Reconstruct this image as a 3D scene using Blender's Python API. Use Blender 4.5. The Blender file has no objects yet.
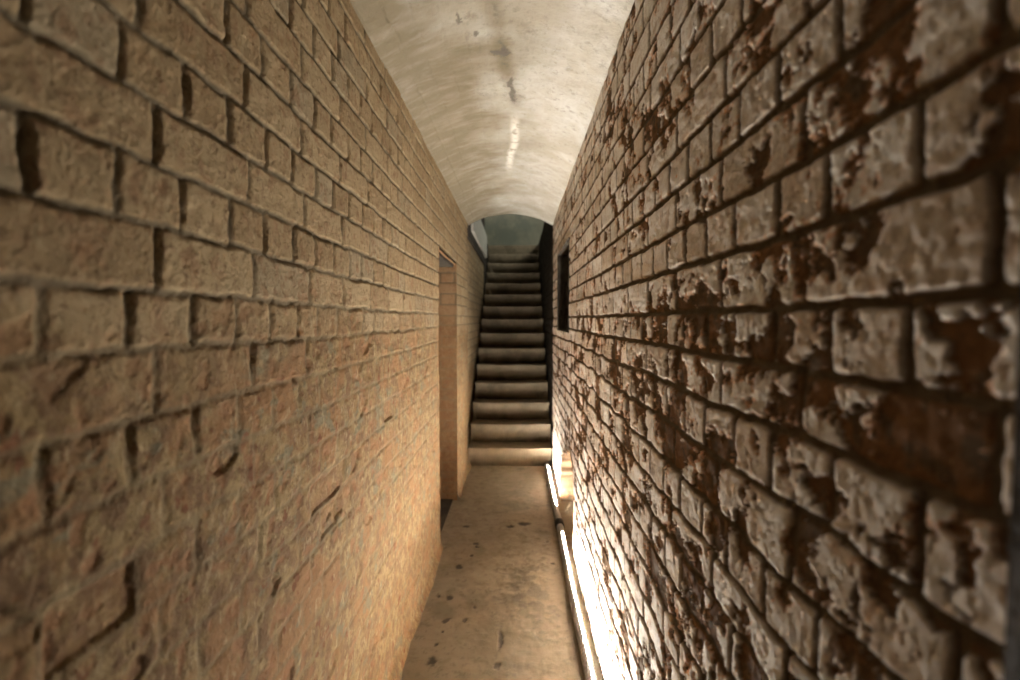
import bpy, bmesh, math, random
import numpy as np

random.seed(7)
SC = bpy.context.scene
COL = SC.collection
PI = math.pi

# ---------------------------------------------------------------- dimensions (metres; Y runs down the passage)
XL, XR = -0.513, 0.354          # passage wall faces
ZS, RISE = 2.47, 0.125          # springing of the vault, rise of the vault
YEND = 4.90                     # end of the passage, foot of the stair
STEP_R, STEP_G, NSTEP = 0.189, 0.27, 15
YLAND = YEND + STEP_G * (NSTEP - 1)
ZLAND = STEP_R * NSTEP
YBACK = 9.75

# ---------------------------------------------------------------- numpy noise
def _hash(ix, iy, seed):
    n = (ix.astype(np.int64) * 374761393 + iy.astype(np.int64) * 668265263 + seed * 2147483647 * 7) & 0xFFFFFFFF
    n = ((n ^ (n >> 13)) * 1274126177) & 0xFFFFFFFF
    n = (n ^ (n >> 16)) & 0xFFFFFFFF
    n = (n * 2246822519) & 0xFFFFFFFF
    n = n ^ (n >> 15)
    return (n & 0xFFFFFF) / float(0xFFFFFF)

def vnoise(x, y, seed=0):
    ix = np.floor(x); iy = np.floor(y)
    fx = x - ix; fy = y - iy
    ux = fx * fx * fx * (fx * (fx * 6 - 15) + 10); uy = fy * fy * fy * (fy * (fy * 6 - 15) + 10)
    a = _hash(ix, iy, seed); b = _hash(ix + 1, iy, seed)
    c = _hash(ix, iy + 1, seed); d = _hash(ix + 1, iy + 1, seed)
    return (a + (b - a) * ux) * (1 - uy) + (c + (d - c) * ux) * uy

def fbm(x, y, f, seed=0, octv=4, gain=0.5):
    s = 0.0; amp = 1.0; tot = 0.0
    for o in range(octv):
        ca, sa = math.cos(0.7 * o + 0.3), math.sin(0.7 * o + 0.3)
        s = s + amp * vnoise((x * ca - y * sa) * f + 13.7 * o, (x * sa + y * ca) * f + 5.1 * o, seed + o * 17)
        tot += amp; amp *= gain; f *= 2.03
    return s / tot          # 0..1, centre 0.5

def sstep(a, b, x):
    t = np.clip((x - a) / (b - a), 0, 1)
    return t * t * (3 - 2 * t)

# ---------------------------------------------------------------- brick layout, English bond
def courses(known, lo, hi, step):
    z = sorted(known)
    while z[0] > lo - step: z.insert(0, z[0] - step)
    while z[-1] < hi + step: z.append(z[-1] + step)
    return np.array(z)

def brick_field(u, v, zl, first_stretch, ps, pitch_s, ph, pitch_h, seed, jw=0.0052, warp=0.004, rag=0.):
    """distance to the nearest joint, brick random numbers"""
    uw = u + (fbm(u, v, 26, seed + 1, 3) - .5) * warp * 2.4
    vw = v + (fbm(u, v, 22, seed + 2, 3) - .5) * warp * 2.2 + (fbm(u, v * .3, 1.7, seed + 3, 2) - .5) * .010
    if rag: vw = vw + (fbm(u, v, 7, seed + 4, 3) - .5) * rag * sstep(1.5, 1.25, v)
    k = np.clip(np.searchsorted(zl, vw, side='right') - 1, 0, len(zl) - 2)
    z0 = zl[k]; z1 = zl[k + 1]
    stretch = ((k - first_stretch) % 2 == 0)
    rowj = (_hash(k, k * 0 + 3, seed + 5) - .5) * .022
    pitch = np.where(stretch, pitch_s, pitch_h); ph0 = np.where(stretch, ps, ph) + rowj
    t = (uw - ph0) / pitch
    i = np.floor(t)
    # the joints between bricks are pushed about a little
    jl = (_hash(i, k, seed + 9) - .5) * .07 * np.where(stretch, 1, 1.6)
    jr = (_hash(i + 1, k, seed + 9) - .5) * .07 * np.where(stretch, 1, 1.6)
    dl = (t - i - jl) * pitch; dr = (i + 1 + jr - t) * pitch
    # outside own limits: belongs to neighbour
    i = np.where(dl < 0, i - 1, np.where(dr < 0, i + 1, i))
    dl = np.abs(dl); dr = np.abs(dr)
    dz0 = vw - z0; dz1 = z1 - vw
    dj = np.minimum(np.minimum(dl, dr), np.minimum(dz0, dz1)) - jw
    # rounded corners
    a = np.minimum(dl, dr) - jw; b = np.minimum(dz0, dz1) - jw
    r = 0.005
    corner = r - np.sqrt(np.maximum(r - a, 0) ** 2 + np.maximum(r - b, 0) ** 2)
    dj = np.minimum(dj, corner)
    r1 = _hash(i * 3 + 1, k * 7, seed + 21); r2 = _hash(i * 5 + 2, k * 3, seed + 22); r3 = _hash(i, k * 11 + 4, seed + 23)
    below = dz0; 
    side = sstep(-.002, .004, b - a)
    return dj, r1, r2, r3, k, (uw, vw), below, (stretch, side)

# ---------------------------------------------------------------- mesh from a grid
def grid_mesh(name, P, keep=None, attrs=None, mat=None, parent=None, flip=False):
    """P: (nv, nu, 3) points; keep: (nv-1, nu-1) bool; attrs: dict name -> (nv, nu, 4)"""
    nv, nu = P.shape[:2]
    idx = np.arange(nv * nu).reshape(nv, nu)
    q = np.stack([idx[:-1, :-1], idx[:-1, 1:], idx[1:, 1:], idx[1:, :-1]], -1)
    if flip: q = q[..., ::-1]
    q = q[keep] if keep is not None else q.reshape(-1, 4)
    pts = P.reshape(-1, 3)
    if keep is not None:
        used = np.zeros(nv * nu, bool); used[q.ravel()] = True
        remap = np.cumsum(used) - 1
        q = remap[q]; pts = pts[used]
    else:
        used = None
    me = bpy.data.meshes.new(name)
    me.vertices.add(len(pts)); me.vertices.foreach_set('co', np.ascontiguousarray(pts, dtype=np.float32).ravel())
    nf = len(q)
    me.loops.add(nf * 4); me.loops.foreach_set('vertex_index', np.ascontiguousarray(q, dtype=np.int32).ravel())
    me.polygons.add(nf)
    me.polygons.foreach_set('loop_start', np.arange(0, nf * 4, 4, dtype=np.int32))
    me.polygons.foreach_set('loop_total', np.full(nf, 4, dtype=np.int32))
    me.polygons.foreach_set('use_smooth', np.ones(nf, dtype=bool))
    me.update(calc_edges=True)
    for an, A in (attrs or {}).items():
        A = A.reshape(-1, 4)
        if used is not None: A = A[used]
        at = me.attributes.new(an, 'FLOAT_COLOR', 'POINT')
        at.data.foreach_set('color', np.ascontiguousarray(A, dtype=np.float32).ravel())
    if mat: me.materials.append(mat)
    o = bpy.data.objects.new(name, me); COL.objects.link(o)
    if parent: o.parent = parent
    return o

def axis(lo, hi, f, marks=()):
    pts = [lo]
    while pts[-1] < hi: pts.append(pts[-1] + f(pts[-1]))
    a = np.array(pts); a[-1] = hi
    for m in marks:
        if lo < m < hi: a[np.argmin(abs(a - m))] = m
    return np.unique(a)

def tag(o, label=None, cat=None, group=None, kind=None):
    if label: o['label'] = label
    if cat: o['category'] = cat
    if group: o['group'] = group
    if kind: o['kind'] = kind
    return o

# ---------------------------------------------------------------- materials
class NT:
    def __init__(s, name):
        s.m = bpy.data.materials.new(name); s.m.use_nodes = True
        s.t = s.m.node_tree; s.n = s.t.nodes; s.l = s.t.links
        s.b = s.n['Principled BSDF']
        s.co = s.n.new('ShaderNodeTexCoord').outputs['Object']
    def put(s, sock, v):
        if hasattr(v, 'is_output') or isinstance(v, bpy.types.NodeSocket): s.l.new(v, sock)
        elif isinstance(v, (tuple, list)) and len(v) == 3 and sock.type == 'RGBA': sock.default_value = (*v, 1)
        else: sock.default_value = v
    def attr(s, name):
        a = s.n.new('ShaderNodeAttribute'); a.attribute_name = name
        sp = s.n.new('ShaderNodeSeparateColor'); s.l.new(a.outputs['Color'], sp.inputs[0])
        return sp.outputs[0], sp.outputs[1], sp.outputs[2], a.outputs['Alpha']
    def noise(s, scale, detail=4, rough=.55, vec=None, sc3=None, dist=0):
        v = vec or s.co
        if sc3:
            mp = s.n.new('ShaderNodeMapping'); s.l.new(v, mp.inputs[0]); mp.inputs['Scale'].default_value = sc3; v = mp.outputs[0]
        n = s.n.new('ShaderNodeTexNoise'); s.l.new(v, n.inputs['Vector'])
        n.inputs['Scale'].default_value = scale; n.inputs['Detail'].default_value = detail
        n.inputs['Roughness'].default_value = rough; n.inputs['Distortion'].default_value = dist
        return n.outputs['Fac']
    def rng(s, v, a, b, c=0., d=1.):
        n = s.n.new('ShaderNodeMapRange'); n.interpolation_type = 'SMOOTHSTEP'
        s.put(n.inputs[0], v)
        for i, x in zip((1, 2, 3, 4), (a, b, c, d)): n.inputs[i].default_value = x
        return n.outputs[0]
    def mix(s, f, a, b, mode='MIX'):
        n = s.n.new('ShaderNodeMix'); n.data_type = 'RGBA'; n.blend_type = mode
        s.put(n.inputs[0], f); s.put(n.inputs[6], a); s.put(n.inputs[7], b)
        return n.outputs[2]
    def math(s, op, a, b=0.):
        n = s.n.new('ShaderNodeMath'); n.operation = op
        s.put(n.inputs[0], a); s.put(n.inputs[1], b)
        return n.outputs[0]
    def bump(s, h, dist=.001, strength=1., prev=None):
        n = s.n.new('ShaderNodeBump'); n.inputs['Distance'].default_value = dist; n.inputs['Strength'].default_value = strength
        s.put(n.inputs['Height'], h)
        if prev: s.l.new(prev, n.inputs['Normal'])
        return n.outputs[0]
    def done(s, col, rough=.9, nrm=None, spec=.2, metal=0.):
        s.put(s.b.inputs['Base Color'], col); s.put(s.b.inputs['Roughness'], rough)
        s.b.inputs['Specular IOR Level'].default_value = spec; s.b.inputs['Metallic'].default_value = metal
        if nrm: s.l.new(nrm, s.b.inputs['Normal'])
        return s.m

def flaked_brick_material():
    s = NT('flaked_limewashed_brick')
    face, edge, rnd, mort = s.attr('brick')
    n1 = s.noise(38, 5); n2 = s.noise(160, 4, .65); n3 = s.noise(7, 3)
    skin = s.mix(s.rng(rnd, 0, 1), (.78, .69, .59), (.92, .87, .80))
    skin = s.mix(s.rng(n1, .48, .70), skin, (.72, .58, .46))
    skin = s.mix(s.rng(n2, .56, .70, 0, .65), skin, (.42, .30, .20))
    skin = s.mix(s.rng(s.noise(330, 3, .6), .54, .70, 0, .55), skin, (.42, .34, .26))
    skin = s.mix(s.rng(n3, .50, .68, 0, .5), skin, (.86, .84, .79))
    raw = s.mix(s.rng(rnd, .2, .8), (.165, .098, .054), (.25, .135, .066))
    raw = s.mix(s.rng(n1, .45, .62), raw, (.14, .098, .06))
    raw = s.mix(s.rng(n2, .57, .74), raw, (.40, .22, .115))
    mor = s.mix(n1, (.11, .085, .055), (.19, .15, .10))
    col = s.mix(face, raw, skin)
    col = s.mix(edge, col, (.76, .40, .20))
    col = s.mix(mort, col, mor)
    b = s.bump(n2, .0040, 1.); b = s.bump(s.noise(420, 3, .6), .0016, 1., b)
    return s.done(col, .88, b, .15)

def worn_brick_material():
    s = NT('worn_buff_brick')
    face, low, rnd, mort = s.attr('brick')
    n1 = s.noise(30, 5); n2 = s.noise(120, 4, .65); n3 = s.noise(5.5, 4, .6); n4 = s.noise(13, 4, .6)
    a = s.mix(s.rng(rnd, 0, .9), (.285, .205, .115), (.37, .28, .165))
    a = s.mix(s.rng(rnd, .80, .95, 0, .7), a, (.29, .235, .155))
    a = s.mix(s.rng(n1, .50, .68, 0, .7), a, (.25, .15, .085))
    lowc = s.mix(s.rng(n4, .40, .62), (.275, .20, .10), (.23, .15, .07))
    lowc = s.mix(s.rng(s.noise(24, 5, .7), .44, .58, 0, .9), lowc, (.16, .095, .05))
    lowc = s.mix(s.rng(n3, .52, .60, 0, .9), lowc, (.25, .14, .065))
    lowc = s.mix(s.rng(s.noise(9, 4, .6, sc3=(1, 1, 1.4)), .57, .64, 0, .85), lowc, (.17, .15, .095))
    lowc = s.mix(s.rng(s.noise(16, 3, .6), .62, .68, 0, .9), lowc, (.16, .065, .03))
    col = s.mix(s.rng(low, .25, .8), a, lowc)
    col = s.mix(s.rng(s.noise(55, 5, .7), .52, .66, 0, .6), col, (.15, .09, .05))
    col = s.mix(s.rng(n2, .58, .74, 0, .6), col, (.12, .075, .04))
    col = s.mix(s.rng(s.noise(42, 4, .65, sc3=(1, 1, .6)), .56, .66, 0, .5), col, (.38, .30, .18))
    col = s.mix(s.math('MULTIPLY', s.math('SUBTRACT', 1., face), .75), col, (.25, .13, .065))
    mor = s.mix(n1, (.12, .095, .06), (.18, .145, .095))
    mor = s.mix(s.rng(low, .2, .9), mor, (.20, .155, .09))
    col = s.mix(mort, col, mor)
    b = s.bump(n2, .0030, 1.); b = s.bump(n1, .004, .7, b)
    return s.done(col, .9, b, .12)

def vault_material():
    s = NT('limewashed_vault')
    dark, white, grime_shade, _ = s.attr('marks')
    n1 = s.noise(9, 5, .6, dist=.5); n2 = s.noise(60, 4, .6); n3 = s.noise(2.2, 4, .6)
    col = s.mix(s.rng(n1, .35, .65), (.52, .495, .43), (.59, .58, .54))
    col = s.mix(s.rng(n3, .42, .62, 0, .75), col, (.42, .375, .295))
    col = s.mix(s.rng(s.noise(26, 5, .7), .54, .68, 0, .6), col, (.30, .27, .23))
    col = s.mix(s.rng(n2, .62, .76, 0, .4), col, (.32, .28, .22))
    col = s.mix(grime_shade, col, (.20, .165, .11))
    col = s.mix(white, col, (.68, .66, .60))
    col = s.mix(dark, col, (.12, .105, .088))
    b = s.bump(n2, .004, .8); b = s.bump(s.noise(22, 5, .65), .008, .7, b)
    return s.done(col, .85, b, .15)

def floor_material():
    s = NT('trodden_concrete')
    dark, stain_shade, pale, _ = s.attr('marks')
    n1 = s.noise(14, 5, .6); n2 = s.noise(90, 4, .65); n3 = s.noise(2.6, 4, .55)
    col = s.mix(s.rng(n3, .35, .65), (.215, .175, .12), (.26, .215, .155))
    col = s.mix(s.rng(n1, .50, .70, 0, .6), col, (.17, .135, .09))

    col = s.mix(s.rng(n2, .60, .74, 0, .5), col, (.16, .12, .08))
    col = s.mix(stain_shade, col, (.13, .105, .075))
    col = s.mix(pale, col, (.30, .26, .19))
    col = s.mix(dark, col, (.055, .043, .03))
    b = s.bump(n2, .0015, .6); b = s.bump(n1, .003, .5, b)
    return s.done(col, s.rng(n1, .3, .7, .55, .8), b, .3)

def simple_material(name, c1, c2, scale=12, rough=.85, metal=0., spec=.2, bd=.002, c3=None):
    s = NT(name)
    n = s.noise(scale, 5, .6); n2 = s.noise(scale * 7, 4, .6)
    col = s.mix(s.rng(n, .35, .65), c1, c2)
    if c3: col = s.mix(s.rng(s.noise(scale * .4, 4), .5, .62, 0, .8), col, c3)
    b = s.bump(n2, bd, .6)
    return s.done(col, rough, b, spec, metal)

M_RIGHT = flaked_brick_material()
M_LEFT = worn_brick_material()
M_VAULT = vault_material()
M_FLOOR = floor_material()
M_STEP = simple_material('worn_stone_step', (.23, .185, .125), (.30, .24, .165), 9, .8, c3=(.17, .135, .09))
M_PLASTER = simple_material('grey_green_plaster', (.36, .35, .28), (.44, .42, .33), 4, .9, c3=(.28, .30, .25))
M_LEDGE = simple_material('pale_render_band', (.52, .50, .44), (.60, .57, .50), 8, .85)
M_SHADE = simple_material('shade_toned_wall', (.035, .028, .022), (.06, .05, .038), 8, .95)  # near-black colour stands for shade in the recesses and stairwell
M_FRAME = simple_material('dark_painted_post', (.035, .028, .021), (.05, .04, .03), 15, .6, spec=.35)
M_TUBE = simple_material('silver_ribbed_tube', (.30, .29, .28), (.38, .37, .36), 20, .42, metal=.55, spec=.5, bd=.0004)
M_BLACK = simple_material('black_rubber_collar', (.015, .015, .015), (.03, .03, .03), 20, .6)
M_LEDBASE = simple_material('white_lamp_strip_housing', (.75, .74, .72), (.8, .79, .77), 20, .5)

def emission(name, col, strength):
    m = bpy.data.materials.new(name); m.use_nodes = True
    b = m.node_tree.nodes['Principled BSDF']
    b.inputs['Base Color'].default_value = (.8, .8, .8, 1)
    b.inputs['Emission Color'].default_value = (*col, 1); b.inputs['Emission Strength'].default_value = strength
    return m
M_LED = emission('led_strip_light', (1.0, .93, .83), 900.0)

# ---------------------------------------------------------------- openings
DOOR = (3.11, 3.99, -0.05, 1.97)        # y0, y1, z0, z1 in the left wall
HATCH = (3.35, 4.30, 1.41, 2.07)        # small opening in the right wall
# broken-out hole at the foot of the right wall, outline (y, z)
NICHE = [(3.02, -.01), (3.00, .30), (3.03, .52), (3.10, .60), (3.22, .61), (3.40, .56), (3.58, .51), (3.76, .44), (3.88, .31), (3.93, .14), (3.95, -.01)]

def niche_outline():
    P = np.array(NICHE); L = np.concatenate([[0], np.cumsum(np.linalg.norm(np.diff(P, axis=0), axis=1))])
    t = np.linspace(0, L[-1], 160)
    y = np.interp(t, L, P[:, 0]); z = np.interp(t, L, P[:, 1])
    k = np.ones(7) / 7
    y[3:-3] = np.convolve(y, k, 'valid'); z[3:-3] = np.convolve(z, k, 'valid')
    y = y + (vnoise(t * 22, t * 0, 77) - .5) * .03; z = z + (vnoise(t * 22, t * 0 + 5, 78) - .5) * .03 * (z > .05)
    return y, z
NY, NZ = niche_outline()
def niche_inside(y, z, grow=0.):
    inside = np.zeros(np.shape(y), bool)
    sub = (y > 2.9) & (y < 4.05) & (z < .75)
    yy, zz = y[sub], z[sub]; r = np.zeros(yy.shape, bool)
    n = len(NY)
    for i in range(n):
        j = (i + 1) % n
        c = ((NZ[i] > zz) != (NZ[j] > zz)) & (yy < (NY[j] - NY[i]) * (zz - NZ[i]) / (NZ[j] - NZ[i] + 1e-12) + NY[i])
        r ^= c
    inside[sub] = r
    return inside

# ---------------------------------------------------------------- right wall relief
ZL_R = courses([.99, 1.075, 1.165, 1.26, 1.35, 1.437, 1.518, 1.614, 1.70, 1.79, 1.875, 1.967], -.2, 4.8, .0865)
K0_R = int(np.argmin(abs(ZL_R - 1.518)))

def relief_right(y, z, seed=100, flake=1.):
    dj, r1, r2, r3, k, (uw, vw), below, st = brick_field(y, z, ZL_R, K0_R, .612, .2405, .556, .1195, seed, rag=.030)
    body = sstep(-.0012, .0035, dj)
    # how far the old skin has spalled off: worst around and below eye height, little above
    zone = sstep(1.66, 1.50, z) * .10 * (1 - .55 * sstep(.85, .55, y)) - sstep(.95, .4, z) * .05
    n = fbm(y, z, 15, seed + 40, 5, .62) + (r1 - .5) * .22
    n2 = fbm(y, z, 75, seed + 41, 4, .65)
    keepv = n + (n2 - .5) * .17 + (fbm(y, z, 210, seed + 42, 3, .7) - .5) * .10 - sstep(.010, 0, dj) * .04
    thr = .345 + zone * flake
    skin = sstep(thr - .004, thr + .004, keepv) * body
    rim = sstep(.034, .0, np.abs(keepv - thr - .012)) * body * sstep(.34, .56, fbm(y, z, 9, seed + 50, 3))
    rough = (fbm(y, z, 60, seed + 60, 4, .6) - .5)
    rough2 = (fbm(y, z, 24, seed + 61, 4, .6) - .5)
    hb = (r2 - .5) * .005
    tilt = ((r3 - .5) * .04 + .012) * (below - .045)
    pits = sstep(.60, .70, fbm(y, z, 120, seed + 63, 3, .6))
    h_skin = .0005 + hb * .35 + tilt + rough * .0020 + rough2 * .0010 - pits * .0016
    h_raw = -.0050 + hb * .5 + tilt + rough * .005 + rough2 * .006
    h_mort = -.0085 + rough * .004 + rough2 * .005
    h = h_mort + (h_raw - h_mort) * body
    h = h + (h_skin - h) * skin
    wave = (fbm(y, z, 1.6, seed + 70, 2) - .5) * .008
    mort = 1 - sstep(-.002, .002, dj)
    # smeared mortar covers some joints
    A = np.stack([skin, rim * .9, r3, mort], -1)
    return h + wave, A

def plate(name, rel, u, v, to3d, keep=None, mat=None, flip=False, **kw):
    U, V = np.meshgrid(u, v)
    h, A = rel(U, V, **kw)
    P = to3d(U, V, h)
    return grid_mesh(name, P, keep, {'brick': A}, mat, flip=flip)

u = axis(.20, YEND, lambda y: min(.0019 * max(y, .35) / .45, .0075), (HATCH[0], HATCH[1]))
v = axis(-.02, ZS + .02, lambda z: .0026, (HATCH[2], HATCH[3]))
uc = (u[:-1] + u[1:]) / 2; vc = (v[:-1] + v[1:]) / 2
UC, VC = np.meshgrid(uc, vc)
keep = ~((UC > HATCH[0]) & (UC < HATCH[1]) & (VC > HATCH[2]) & (VC < HATCH[3])) & ~niche_inside(UC, VC)
wr = plate('wall_right', relief_right, u, v, lambda U, V, h: np.stack([XR - h, U, V], -1), keep, M_RIGHT, flip=True)
tag(wr, 'right passage wall of spalled whitewashed brick', kind='structure')

# wall behind the camera's shoulder, coarser
u2 = axis(-1.2, .20, lambda y: .02); v2 = axis(-.02, ZS + .02, lambda z: .012)
o = plate('wall_right_rear', relief_right, u2, v2, lambda U, V, h: np.stack([XR - h, U, V], -1), None, M_RIGHT, flip=True)
tag(o, 'right brick wall behind the dark post', kind='structure')

# ---------------------------------------------------------------- left wall relief
ZL_L = courses([1.01, 1.097, 1.185, 1.274, 1.364, 1.457, 1.538, 1.63, 1.718, 1.806, 1.892, 1.98], -.2, 4.8, .0875)
K0_L = int(np.argmin(abs(ZL_L - 1.538)))

def relief_left(y, z, seed=300, lowtop=1.75):
    dj, r1, r2, r3, k, (uw, vw), below, st = brick_field(y, z, ZL_L, K0_L, .676, .2455, .617, .1215, seed, jw=.0046, warp=.005)
    low = sstep(lowtop, lowtop - .55, z + (fbm(y, z, 4, seed + 8, 3) - .5) * .3)
    # wide soft arrises low down, crisp ones above
    wide = .006 + low * .006
    body = np.clip((dj + .002) / wide, 0, 1); body = body * body * (3 - 2 * body)
    fill = np.clip(sstep(.42, .60, fbm(y, z, 8, seed + 9, 3)) * (.45 + .30 * low) + .30 * low + .12, 0, .93)
    rough = (fbm(y, z, 60, seed + 60, 4, .6) - .5)
    rough2 = (fbm(y, z, 22, seed + 61, 4, .6) - .5)
    pit = sstep(.64, .72, fbm(y, z, 34, seed + 62, 3)) * (.3 + low * .9)
    hb = (r2 - .5) * .0028
    h_b = .002 + hb + rough * .0025 + rough2 * (.003 + .002 * low) - pit * .0025
    perp = sstep(.45, .75, fbm(y, z, 15, seed + 12, 2)) * (1 - low)
    side = st[1]
    h_m = -.0035 - side * (.002 + perp * .010) + rough * .003 + fill * (.0035 + side * (.001 + perp * .004))
    h = h_m + (h_b - h_m) * body
    # a few bricks have lost their face
    gone = ((r1 > .975) & (k < K0_L - 1)) * body * .012
    holes = sstep(.77, .80, fbm(y, z, 11, seed + 80, 2)) * .005 * low
    wave = (fbm(y, z, 1.4, seed + 70, 3) - .5) * .008
    mort = 1 - sstep(-.002, .003, dj)
    mort = mort * (1 - .5 * low)
    face = 1 - np.clip(pit * .8 + gone * 40 + holes * 60, 0, 1)
    A = np.stack([face, low, r3, mort], -1)
    # mud fillet where the wall meets the floor
    foot = np.clip(1 - z / .10, 0, 1) ** 2 * .035 * (.4 + fbm(y, z, 3, seed + 90, 2))
    return h - gone - holes + wave + foot, A

u = axis(.12, YEND, lambda y: min(.0030 * max(y, .4) / .5, .0095), (DOOR[0], DOOR[1]))
v = axis(-.02, ZS + .02, lambda z: .0036, (DOOR[3],))
UC, VC = np.meshgrid((u[:-1] + u[1:]) / 2, (v[:-1] + v[1:]) / 2)
keep = ~((UC > DOOR[0]) & (UC < DOOR[1]) & (VC < DOOR[3]))
wl = plate('wall_left', relief_left, u, v, lambda U, V, h: np.stack([XL + h, U, V], -1), keep, M_LEFT)
tag(wl, 'left passage wall of worn buff brick', kind='structure')
u2 = axis(-1.2, .12, lambda y: .02)
o = plate('wall_left_rear', relief_left, u2, v2, lambda U, V, h: np.stack([XL + h, U, V], -1), None, M_LEFT)
tag(o, 'left brick wall beside the camera', kind='structure')

# ---------------------------------------------------------------- doorway recess, hatch recess, niche
def recess(name, X0, depth, y0, y1, z0, z1, side, rel, mat, back_mat=None, back=True, res=.009, **kw):
    """far and near cheek, soffit and back of a rectangular recess; side=+1 goes to +X"""
    du = axis(0, depth, lambda t: res); dv = axis(z0, z1, lambda t: res)
    du = du - .006
    f = (side < 0)
    a = plate(name + '_far', rel, du, dv, lambda U, V, h: np.stack([X0 + side * U, y1 - h, V], -1), None, mat, flip=f, **kw)
    b = plate(name + '_near', rel, du, dv, lambda U, V, h: np.stack([X0 + side * U, y0 + h, V], -1), None, mat, flip=not f, **kw)
    dy = axis(y0, y1, lambda t: res)
    c = plate(name + '_top', rel, dy, du, lambda U, V, h: np.stack([X0 + side * V, U, z1 - h * .6], -1), None, mat, flip=f, **kw)
    objs = [a, b, c]
    if back:
        d = plate(name + '_back', rel, dy, dv, lambda U, V, h: np.stack([X0 + side * depth - side * h, U, V], -1), None, back_mat or mat, flip=not f, **kw)
        objs.append(d)
    return objs

def join(objs, name):
    """merge meshes of one structure into one mesh"""
    bm = bmesh.new()
    for o in objs: bm.from_mesh(o.data)
    me = bpy.data.meshes.new(name); bm.to_mesh(me); bm.free()
    mats = []
    for o in objs:
        for m in o.data.materials:
            if m not in mats: mats.append(m)
    me.materials.append(objs[0].data.materials[0])
    for p in me.polygons: p.use_smooth = True
    for o in objs: bpy.data.objects.remove(o)
    o = bpy.data.objects.new(name, me); COL.objects.link(o)
    return o

def box_obj(name, x0, x1, y0, y1, z0, z1, mat, parent=None, bev=0., seg=2):
    bm = bmesh.new()
    bmesh.ops.create_cube(bm, size=1)
    for w in bm.verts:
        w.co = ((x0 + x1) / 2 + w.co.x * (x1 - x0), (y0 + y1) / 2 + w.co.y * (y1 - y0), (z0 + z1) / 2 + w.co.z * (z1 - z0))
    if bev: bmesh.ops.bevel(bm, geom=bm.edges[:], offset=bev, segments=seg, affect='EDGES')
    me = bpy.data.meshes.new(name); bm.to_mesh(me); bm.free()
    me.materials.append(mat)
    o = bpy.data.objects.new(name, me); COL.objects.link(o)
    if parent: o.parent = parent
    return o

def rel_door(y, z):
    h, A = relief_left(y, z, 640); A[..., 0] *= .25
    return h, A
r = recess('door_recess', XL, .55, DOOR[0], DOOR[1], -.02, DOOR[3], -1, rel_door, M_LEFT)
o = join(r, 'door_1'); tag(o, 'brick doorway recess in the left wall', kind='structure')
o = box_obj('door_1_floor', XL - .60, XL - .03, DOOR[0] - .02, DOOR[1] + .02, -.02, .006, M_SHADE, bev=.003); tag(o, kind='structure')
o = box_obj('door_1_lintel', XL - .58, XL - .02, DOOR[0] - .03, DOOR[1] + .03, DOOR[3] - .035, DOOR[3] + .05, M_SHADE, bev=.004); tag(o, kind='structure')

rel_hatch = lambda y, z: relief_right(y, z, 720, .6)
r = recess('hatch_recess', XR, .50, HATCH[0], HATCH[1], HATCH[2], HATCH[3], 1, rel_hatch, M_SHADE, res=.02)  # shade inside the opening is put into its colour
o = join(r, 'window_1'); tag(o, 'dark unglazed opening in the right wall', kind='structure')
o = box_obj('window_1_sill', XR + .005, XR + .50, HATCH[0] - .02, HATCH[1] + .02, HATCH[2] - .05, HATCH[2], M_SHADE); tag(o, kind='structure')

# niche: arched band following the outline, then the raw brick at the back
def build_niche():
    prof = np.stack([NY, NZ], -1)
    dep = .36
    d = axis(0, dep, lambda t: .008) - .006
    L = np.concatenate([[0], np.cumsum(np.linalg.norm(np.diff(prof, axis=0), axis=1))])
    U, V = np.meshgrid(L, d)
    h, A = relief_right(V, U, 810, .5)
    A[..., 0] = 0; A[..., 1] *= .2
    dirs = np.stack([3.4 - prof[:, 0], .12 - prof[:, 1]], -1); dirs /= np.linalg.norm(dirs, axis=1)[:, None]
    P = np.stack([XR + V, prof[None, :, 0] + dirs[None, :, 0] * (h * .5 - .003), prof[None, :, 1] + dirs[None, :, 1] * (h * .5 - .003)], -1)
    a = grid_mesh('niche_band', P, None, {'brick': A}, M_RIGHT, flip=False)
    yy = axis(2.93, 4.02, lambda t: .009); zz = axis(-.03, .68, lambda t: .006)
    b = plate('niche_back', lambda y, z: relief_right(y, z, 870, 6.0), yy, zz, lambda U, V, h: np.stack([XR + dep - .02 - h, U, V], -1), None, M_RIGHT, flip=True)
    o = join([a, b], 'trim_niche'); tag(o, 'broken-out hollow of raw brick at the foot of the right wall', kind='structure')
build_niche()

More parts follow.
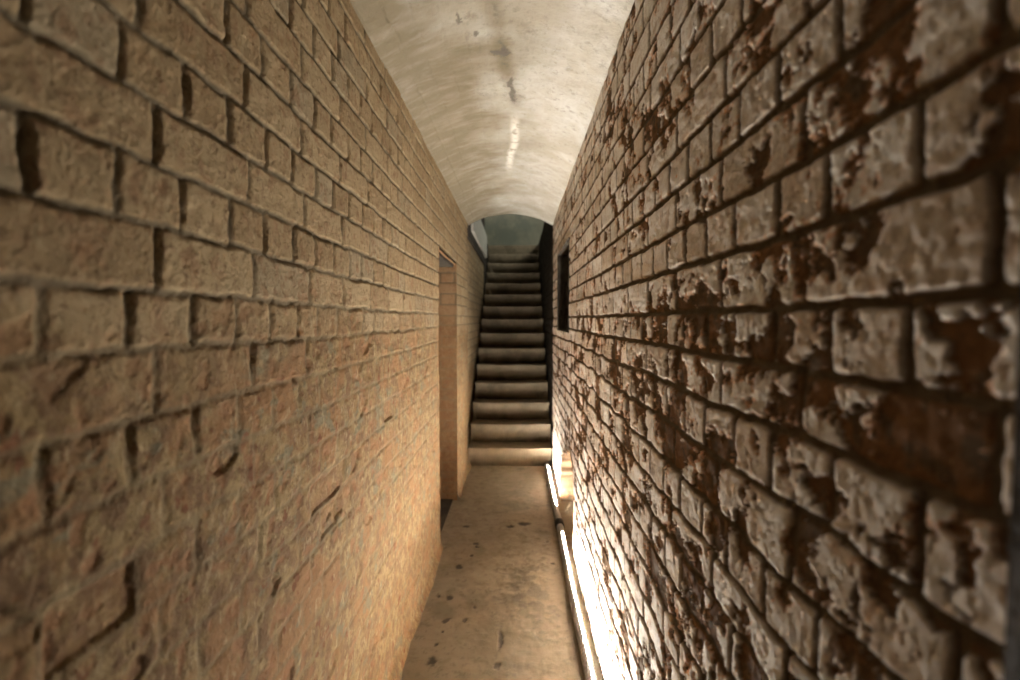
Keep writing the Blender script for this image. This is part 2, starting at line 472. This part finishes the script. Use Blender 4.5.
# ---------------------------------------------------------------- vault
def build_vault():
    c = (XR - XL) / 2; R = (c * c + RISE * RISE) / (2 * RISE); cx = (XL + XR) / 2; cz = ZS + RISE - R
    a0 = math.asin(c / R)
    s = np.linspace(-a0, a0, 230)
    yy = axis(-1.2, YEND + .12, lambda y: .05 if y < .9 else .0085)
    S, Y = np.meshgrid(s, yy)
    X = cx + np.sin(S) * R
    L = S * R
    # vault bricks run lengthways, their edges just read through the limewash
    zl = np.arange(-.7, .7, .083)
    dj, r1, r2, r3, k, _, _, _ = brick_field(Y, L, zl, 0, .1, .235, .2175, .235, 510, jw=.003, warp=.008)
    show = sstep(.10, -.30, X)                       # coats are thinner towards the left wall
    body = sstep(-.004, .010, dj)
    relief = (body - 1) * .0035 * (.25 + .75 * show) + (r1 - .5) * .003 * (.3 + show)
    ridg = (fbm(Y * 1.0, L * .25, 30, 540, 4, .6) - .5) * .006 * (.35 + show)   # transverse brush and board marks
    lump = (fbm(Y, L, 9, 545, 4, .55) - .5) * .011 + (fbm(Y, L, 1.8, 546, 3) - .5) * .016
    h = relief + ridg + lump
    P = np.stack([X - np.sin(S) * h, Y, cz + np.cos(S) * (R) - np.cos(S) * h], -1)
    # crack and damp marks along the crown
    path_y = [1.2, 1.64, 1.85, 2.04, 2.20, 2.33, 2.45, 3.0, 3.39, 4.0, 4.7]
    path_x = [-.09, -.088, -.085, -.066, -.050, -.030, -.022, -.018, -.060, -.075, -.08]
    px = np.interp(Y, path_y, path_x) + (fbm(Y, Y * 0 + 2, 6, 550, 3) - .5) * .02
    dx = np.abs(X - px)
    n = fbm(Y, X, 28, 551, 4, .6)
    seg = sstep(1.3, 1.6, Y) * sstep(2.55, 2.40, Y)
    dark = sstep(.022, .0, dx) * sstep(.52, .66, n) * seg * .7
    for (sx, sy, rx, ry) in ((-.060, 2.02, .030, .022), (-.085, 2.03, .028, .010), (-.033, 2.30, .014, .05), (-.155, 1.90, .010, .012), (-.21, 1.80, .010, .02), (-.10, 1.62, .02, .04), (-.02, 2.40, .010, .04)):
        q = ((X - sx + (n - .5) * .05) / rx) ** 2 + ((Y - sy + (n - .5) * .08) / (ry * 2)) ** 2
        dark = np.maximum(dark, sstep(1.2, .4, q))
    dark = dark * .8
    speck = sstep(.66, .74, fbm(Y, X, 45, 553, 3)) * sstep(.28, .08, np.abs(X + .07)) * sstep(2.7, 2.2, Y)
    dark = np.clip(np.maximum(dark, speck * .22), 0, 1)
    grime_shade = sstep(.06, .0, dx) * seg * .30 + .22 * sstep(.34, .0, X) + sstep(.14, -.42, X + (fbm(Y, X, 5, 560, 4) - .5) * .45) * .95 * (.68 + .6 * (fbm(Y * 1.3, X * .4, 22, 563, 4, .6) - .3))  # crown grime, plus the light's fade to the left painted into the colour
    white = sstep(.036, .004, np.abs(X - px)) * sstep(2.55, 2.8, Y) * sstep(3.75, 3.3, Y) * sstep(.26, .46, n)
    A = np.stack([dark, white, np.clip(grime_shade, 0, 1), dark * 0 + 1], -1)
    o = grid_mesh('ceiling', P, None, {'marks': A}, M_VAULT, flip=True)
    tag(o, 'limewashed segmental vault over the passage', kind='structure')
build_vault()

# ---------------------------------------------------------------- floor
def unproj_floor(px, py):
    d = 482 * 1.5 / (py - 320); return ((px - 518) * d / 482, d)
def build_floor():
    xx = axis(-1.15, .60, lambda t: .006); yy = axis(-1.2, YEND + .1, lambda y: .04 if y < 1.2 else .008)
    X, Y = np.meshgrid(xx, yy)
    n = fbm(X, Y, 18, 601, 4); n2 = fbm(X, Y, 45, 602, 4, .6)
    dark = X * 0
    for (px, py, rx, ry) in ((458, 572, .024, .03), (447, 605, .020, .022), (444, 629, .020, .018), (525, 527, .046, .028), (510, 530, .028, .02),
                             (466, 530, .030, .016), (437, 603, .01, .012), (471, 560, .014, .014), (476, 551, .014, .014), (463, 629, .014, .02),
                             (499, 648, .010, .07), (497, 676, .016, .02), (434, 655, .010, .012), (442, 641, .008, .01), (553, 568, .016, .012),
                             (474, 615, .008, .016), (475, 548, .02, .02), (430, 672, .018, .02), (548, 545, .01, .012)):
        cx, cy = unproj_floor(px, py)
        q = ((X - cx + (n - .5) * .03) / rx) ** 2 + ((Y - cy + (n2 - .5) * .05) / ry) ** 2
        dark = np.maximum(dark, sstep(1.5, .5, q))
    sx, sy = unproj_floor(535, 600)
    blot = sstep(1.2, .2, ((X - sx) / .15) ** 2 + ((Y - sy) / .55) ** 2) * sstep(.48, .60, fbm(X, Y, 16, 620, 4, .6))
    stain_shade = np.clip(blot * .8 + sstep(.58, .70, fbm(X, Y, 5, 621, 4)) * .45 + sstep(.64, .70, n2) * .5, 0, 1)
    stain_shade = np.maximum(stain_shade, sstep(.22, .34, X) * .35)      # shadow beside the light tube, painted in along the wall
    qx, qy = unproj_floor(528, 632)
    pale = sstep(1.3, .4, ((X - qx + (n - .5) * .04) / .03) ** 2 + ((Y - qy) / .06) ** 2) * .8
    pale = np.maximum(pale, sstep(.60, .68, fbm(X, Y, 9, 640, 3)) * .35)
    z = (fbm(X, Y, 2.2, 650, 3) - .5) * .010 + (n - .5) * .004 + (n2 - .5) * .0016 - dark * .003
    A = np.stack([dark, stain_shade, pale, dark * 0 + 1], -1)
    P = np.stack([X, Y, z - .001], -1)
    o = grid_mesh('floor', P, None, {'marks': A}, M_FLOOR)
    tag(o, 'worn stained concrete floor', kind='structure')
build_floor()

# ---------------------------------------------------------------- staircase
st = bpy.data.objects.new('staircase', None); COL.objects.link(st); st.location = ((XL + XR) / 2, YEND, 0)
tag(st, 'narrow flight of worn stone steps climbing into the dark at the passage end', 'staircase')
def make_step(i):
    """one solid step with a rounded, dished nosing"""
    y0 = YEND + i * STEP_G; z1 = (i + 1) * STEP_R; z0 = z1 - STEP_R - .03
    y1 = y0 + STEP_G + .06
    prof = [(y0 + .004, z0), (y0, z1 - .05), (y0 - .003, z1 - .016), (y0 - .001, z1 - .005), (y0 + .004, z1 - .001), (y0 + .012, z1), (y0 + STEP_G * .5, z1 - .002), (y1, z1)]
    xs = np.linspace(XL + .002, XR - .002, 40)
    rows = []
    for (py, pz) in prof:
        t = (xs - (XL + XR) / 2) / .43
        wear = np.clip(1 - t * t, 0, 1) * .005
        top = 1.0 if pz > z1 - .03 else .0
        nz = (vnoise(xs * 9, xs * 0 + py * 6 + i * 3.1, 900 + i) - .5) * .008 * top
        ny = (vnoise(xs * 11, xs * 0 + pz * 14 + i, 930 + i) - .5) * .008
        rows.append(np.stack([xs - st.location.x, xs * 0 + py + ny - st.location.y, xs * 0 + pz - wear * top + nz], -1))
    P = np.stack(rows)
    o = grid_mesh('step', P, None, None, M_STEP, parent=st, flip=False)
    # close ends and underside
    bm = bmesh.new(); bm.from_mesh(o.data)
    be = [e for e in bm.edges if e.is_boundary]
    bmesh.ops.contextual_create(bm, geom=be)
    bmesh.ops.recalc_face_normals(bm, faces=bm.faces[:])
    for f in bm.faces: f.smooth = len(f.verts) == 4
    bm.to_mesh(o.data); bm.free()
for i in range(NSTEP - 1): make_step(i)
o = box_obj('landing_floor', -1.0, 1.75, YLAND, YBACK + .1, ZLAND - .25, ZLAND, M_STEP, bev=.012); tag(o, kind='structure')

# ---------------------------------------------------------------- stairwell shell
HTOP = 4.7
rel_sl = lambda y, z: relief_left(y, z, 1010, 1.2)
u = axis(YEND, 7.62, lambda t: .012); v = axis(-.02, ZS + .06, lambda t: .012)
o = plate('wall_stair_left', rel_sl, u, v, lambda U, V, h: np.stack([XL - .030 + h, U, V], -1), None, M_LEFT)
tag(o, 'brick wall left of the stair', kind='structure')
o = box_obj('wall_stair_left_upper', XL - .25, XL - .005, YEND, 7.55, ZS - .1, HTOP, M_SHADE); tag(o, kind='structure')  # shade above the band painted as near-black
o = box_obj('wall_stair_left_lower', XL - .25, XL - .06, 5.5, 7.60, 0, ZS + .1, M_SHADE); tag(o, kind='structure')
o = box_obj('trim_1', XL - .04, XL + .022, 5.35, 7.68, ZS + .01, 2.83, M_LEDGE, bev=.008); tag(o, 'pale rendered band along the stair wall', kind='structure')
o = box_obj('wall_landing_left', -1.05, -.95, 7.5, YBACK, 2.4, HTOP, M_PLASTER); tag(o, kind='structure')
o = box_obj('wall_landing_left_lower', -1.05, XL - .02, 7.60, YBACK, 1.5, ZLAND - .01, M_SHADE); tag(o, kind='structure')
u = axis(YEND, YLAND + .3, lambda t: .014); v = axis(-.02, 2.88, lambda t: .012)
o = plate('wall_stair_right', lambda y, z: relief_right(y, z, 1100, .6), u, v, lambda U, V, h: np.stack([XR + .018 - h, U, V], -1), None, M_SHADE, flip=True)  # coloured near-black for the shade beyond the tube's reach
tag(o, 'brick wall right of the stair, coloured as unlit', kind='structure')
o = box_obj('wall_stair_right_core', XR + .04, XR + .24, YEND, YLAND + .3, 0, 2.87, M_SHADE); tag(o, kind='structure')
# back of the stairhead
yy = axis(-1.05, 1.85, lambda t: .03); zz = axis(2.4, HTOP, lambda t: .03)
U, V = np.meshgrid(yy, zz); hh = (fbm(U, V, 2, 1200, 4) - .5) * .03
o = grid_mesh('wall_back', np.stack([U, YBACK - hh, V], -1), None, None, M_PLASTER); tag(o, 'grey green plastered wall at the stairhead', kind='structure')
# header over the end of the vault: closes the space between vault and stairwell roof
def header():
    c = (XR - XL) / 2; R = (c * c + RISE * RISE) / (2 * RISE); cx = (XL + XR) / 2; cz = ZS + RISE - R; a0 = math.asin(c / R)
    bm = bmesh.new(); loops = []
    for y in (YEND + .02, YEND + .16):
        pts = [(cx + math.sin(a) * (R + .012), y, cz + math.cos(a) * (R + .012)) for a in np.linspace(-a0, a0, 40)]
        pts = [(-1.0, y, ZS)] + pts + [(1.9, y, ZS), (1.9, y, HTOP), (-1.0, y, HTOP)]
        loops.append([bm.verts.new(p) for p in pts])
    bm.faces.new(loops[0]); bm.faces.new(loops[1][::-1])
    n = len(loops[0])
    for i in range(n): bm.faces.new((loops[0][i], loops[1][i], loops[1][(i + 1) % n], loops[0][(i + 1) % n]))
    bmesh.ops.recalc_face_normals(bm, faces=bm.faces[:])
    me = bpy.data.meshes.new('wall_header'); bm.to_mesh(me); bm.free(); me.materials.append(M_SHADE)
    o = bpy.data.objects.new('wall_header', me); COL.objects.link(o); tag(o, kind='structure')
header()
o = box_obj('ceiling_stair', -1.1, 1.9, YEND, YBACK + .2, HTOP, HTOP + .1, M_SHADE); tag(o, kind='structure')
# right side of the stairhead, with the daylight opening
o = box_obj('wall_landing_right', 1.75, 1.90, YEND + .1, 8.0, 2.4, HTOP, M_SHADE); tag(o, kind='structure')
o = box_obj('floor_stairhead_right', XR + .2, 1.9, YEND + .1, YLAND + .1, 2.70, 2.80, M_SHADE); tag(o, kind='structure')

# ---------------------------------------------------------------- dark post at the near end of the right wall
o = box_obj('trim_2', .306, .40, .12, .306, -.01, 2.52, M_FRAME, bev=.006, seg=3)
tag(o, 'dark painted post at the near end of the right wall', kind='structure')

# ---------------------------------------------------------------- light tube on the floor
TX, TR = .298, .024
TY0, TY1 = 1.50, 4.78
def tube_x(y):
    return np.interp(y, [1, 1.8, 2.6, 3.4, 4.2, 5], [0, .004, -.003, .002, -.004, .0]) - .15 * sstep(1.92, 1.50, y)  # unseen near end swung off the wall, added to light the near bricks
lt = bpy.data.objects.new('light_tube', None); COL.objects.link(lt); lt.location = (TX, 0, 0)
tag(lt, 'long silver ribbed light tube lying on the floor along the right wall', 'light tube')
def tube_mesh(y0, y1, rad, ribs, name, pitch=.021, capped=True, seg=28):
    ys = []; rs = []
    y = y0
    if ribs:
        while y < y1:
            for t, k in ((0, 0.), (.28, 0.), (.40, 1.), (.50, 1.35), (.60, 1.), (.72, 0.)):
                ys.append(y + t * pitch); rs.append(rad - .0014 + k * .0020)
            y += pitch
    else:
        ys = [y0, y0 + .002, y1 - .002, y1]; rs = [rad - .002, rad, rad, rad - .002]
    ys = np.array(ys); rs = np.array(rs)
    A, Yv = np.meshgrid(np.linspace(0, 2 * PI, seg + 1), ys)
    Rr = rs[:, None] * np.ones_like(A)
    wob = tube_x(Yv)
    P = np.stack([np.sin(A) * Rr + wob, Yv, TR + .003 + np.cos(A) * Rr], -1)
    o = grid_mesh(name, P, None, None, None)
    bm = bmesh.new(); bm.from_mesh(o.data)
    bmesh.ops.remove_doubles(bm, verts=bm.verts[:], dist=1e-5)
    be = [e for e in bm.edges if e.is_boundary]
    if be: bmesh.ops.holes_fill(bm, edges=be, sides=0)
    bmesh.ops.recalc_face_normals(bm, faces=bm.faces[:])
    bm.to_mesh(o.data); bm.free()
    o.parent = lt
    return o
t = tube_mesh(TY0, TY1, TR, True, 'ribbed_sleeve'); t.data.materials.append(M_TUBE)
cl = tube_mesh(3.385, 3.465, TR + .008, False, 'collar'); cl.data.materials.append(M_BLACK); cl['label'] = 'black rubber collar'
# end cap, a plain socket
cp = tube_mesh(TY1 - .01, TY1 + .045, TR + .003, False, 'end_cap'); cp.data.materials.append(M_LEDBASE); cp['label'] = 'white end socket'
# the lit line let into the sleeve, facing the wall and the vault
def led_line():
    ang = math.radians(LED_ANG)
    nx, nz = math.sin(ang), math.cos(ang)
    bm = bmesh.new(); w = .0024
    y = TY0 + .02
    while y < TY1 - .05:
        y2 = min(y + .06, TY1 - .05)
        if y2 < 3.27 or y > 3.72:  # unlit gap added here to dim the niche
            vs = []
            for yy in (y, y2):
                wob = tube_x(yy)
                for (a, r) in ((-w, TR - .004), (w, TR - .004), (w, TR - .0008), (-w, TR - .0008)):
                    vs.append(bm.verts.new((nx * r + nz * a + wob, yy, TR + .003 + nz * r - nx * a)))
            a, b = vs[:4], vs[4:]
            bm.faces.new(a[::-1]); bm.faces.new(b)
            for i in range(4): bm.faces.new((a[i], a[(i + 1) % 4], b[(i + 1) % 4], b[i]))
        y = y2
    bmesh.ops.remove_doubles(bm, verts=bm.verts[:], dist=1e-5)
    bmesh.ops.recalc_face_normals(bm, faces=bm.faces[:])
    me = bpy.data.meshes.new('led_strip'); bm.to_mesh(me); bm.free(); me.materials.append(M_LED)
    o = bpy.data.objects.new('led_strip', me); COL.objects.link(o); o.parent = lt; o['label'] = 'glowing white light line'
LED_ANG = 16
led_line()

# ---------------------------------------------------------------- daylight at the stairhead
def area(name, loc, rot, sx, sy, power, col):
    L = bpy.data.lights.new(name, 'AREA'); L.shape = 'RECTANGLE'; L.size = sx; L.size_y = sy; L.energy = power; L.color = col
    o = bpy.data.objects.new(name, L); COL.objects.link(o); o.location = loc; o.rotation_euler = rot
    return o
from mathutils import Vector
dl = area('daylight', (1.65, 7.0, 4.25), (0, 0, 0), .7, .7, 7.5, (.98, 1.0, .86))
dl.rotation_euler = (Vector((-.30, 8.5, 2.7)) - Vector(dl.location)).to_track_quat('-Z', 'Y').to_euler()

w = bpy.data.worlds.new('world'); SC.world = w; w.use_nodes = True
w.node_tree.nodes['Background'].inputs[0].default_value = (0, 0, 0, 1)
w.node_tree.nodes['Background'].inputs[1].default_value = 0

# ---------------------------------------------------------------- camera
cam = bpy.data.cameras.new('camera'); co = bpy.data.objects.new('camera', cam); COL.objects.link(co)
cam.sensor_width = 36; cam.lens = 482 / 1020 * 36; cam.clip_start = .02
co.location = (0, 0, 1.5)
co.rotation_euler = (math.radians(90) - math.atan(20 / 482), 0, math.atan(8 / 482))
cam.dof.use_dof = True; cam.dof.focus_distance = 1.5; cam.dof.aperture_fstop = 2.1
SC.camera = co

SC.view_settings.view_transform = 'Standard'; SC.view_settings.look = 'None'
SC.view_settings.gamma = 1; SC.view_settings.use_curve_mapping = False
SC.view_settings.exposure = 2.4
SC.cycles.max_bounces = 8; SC.cycles.diffuse_bounces = 6
SC.cycles.use_denoising = True
SC.cycles.sample_clamp_indirect = 10
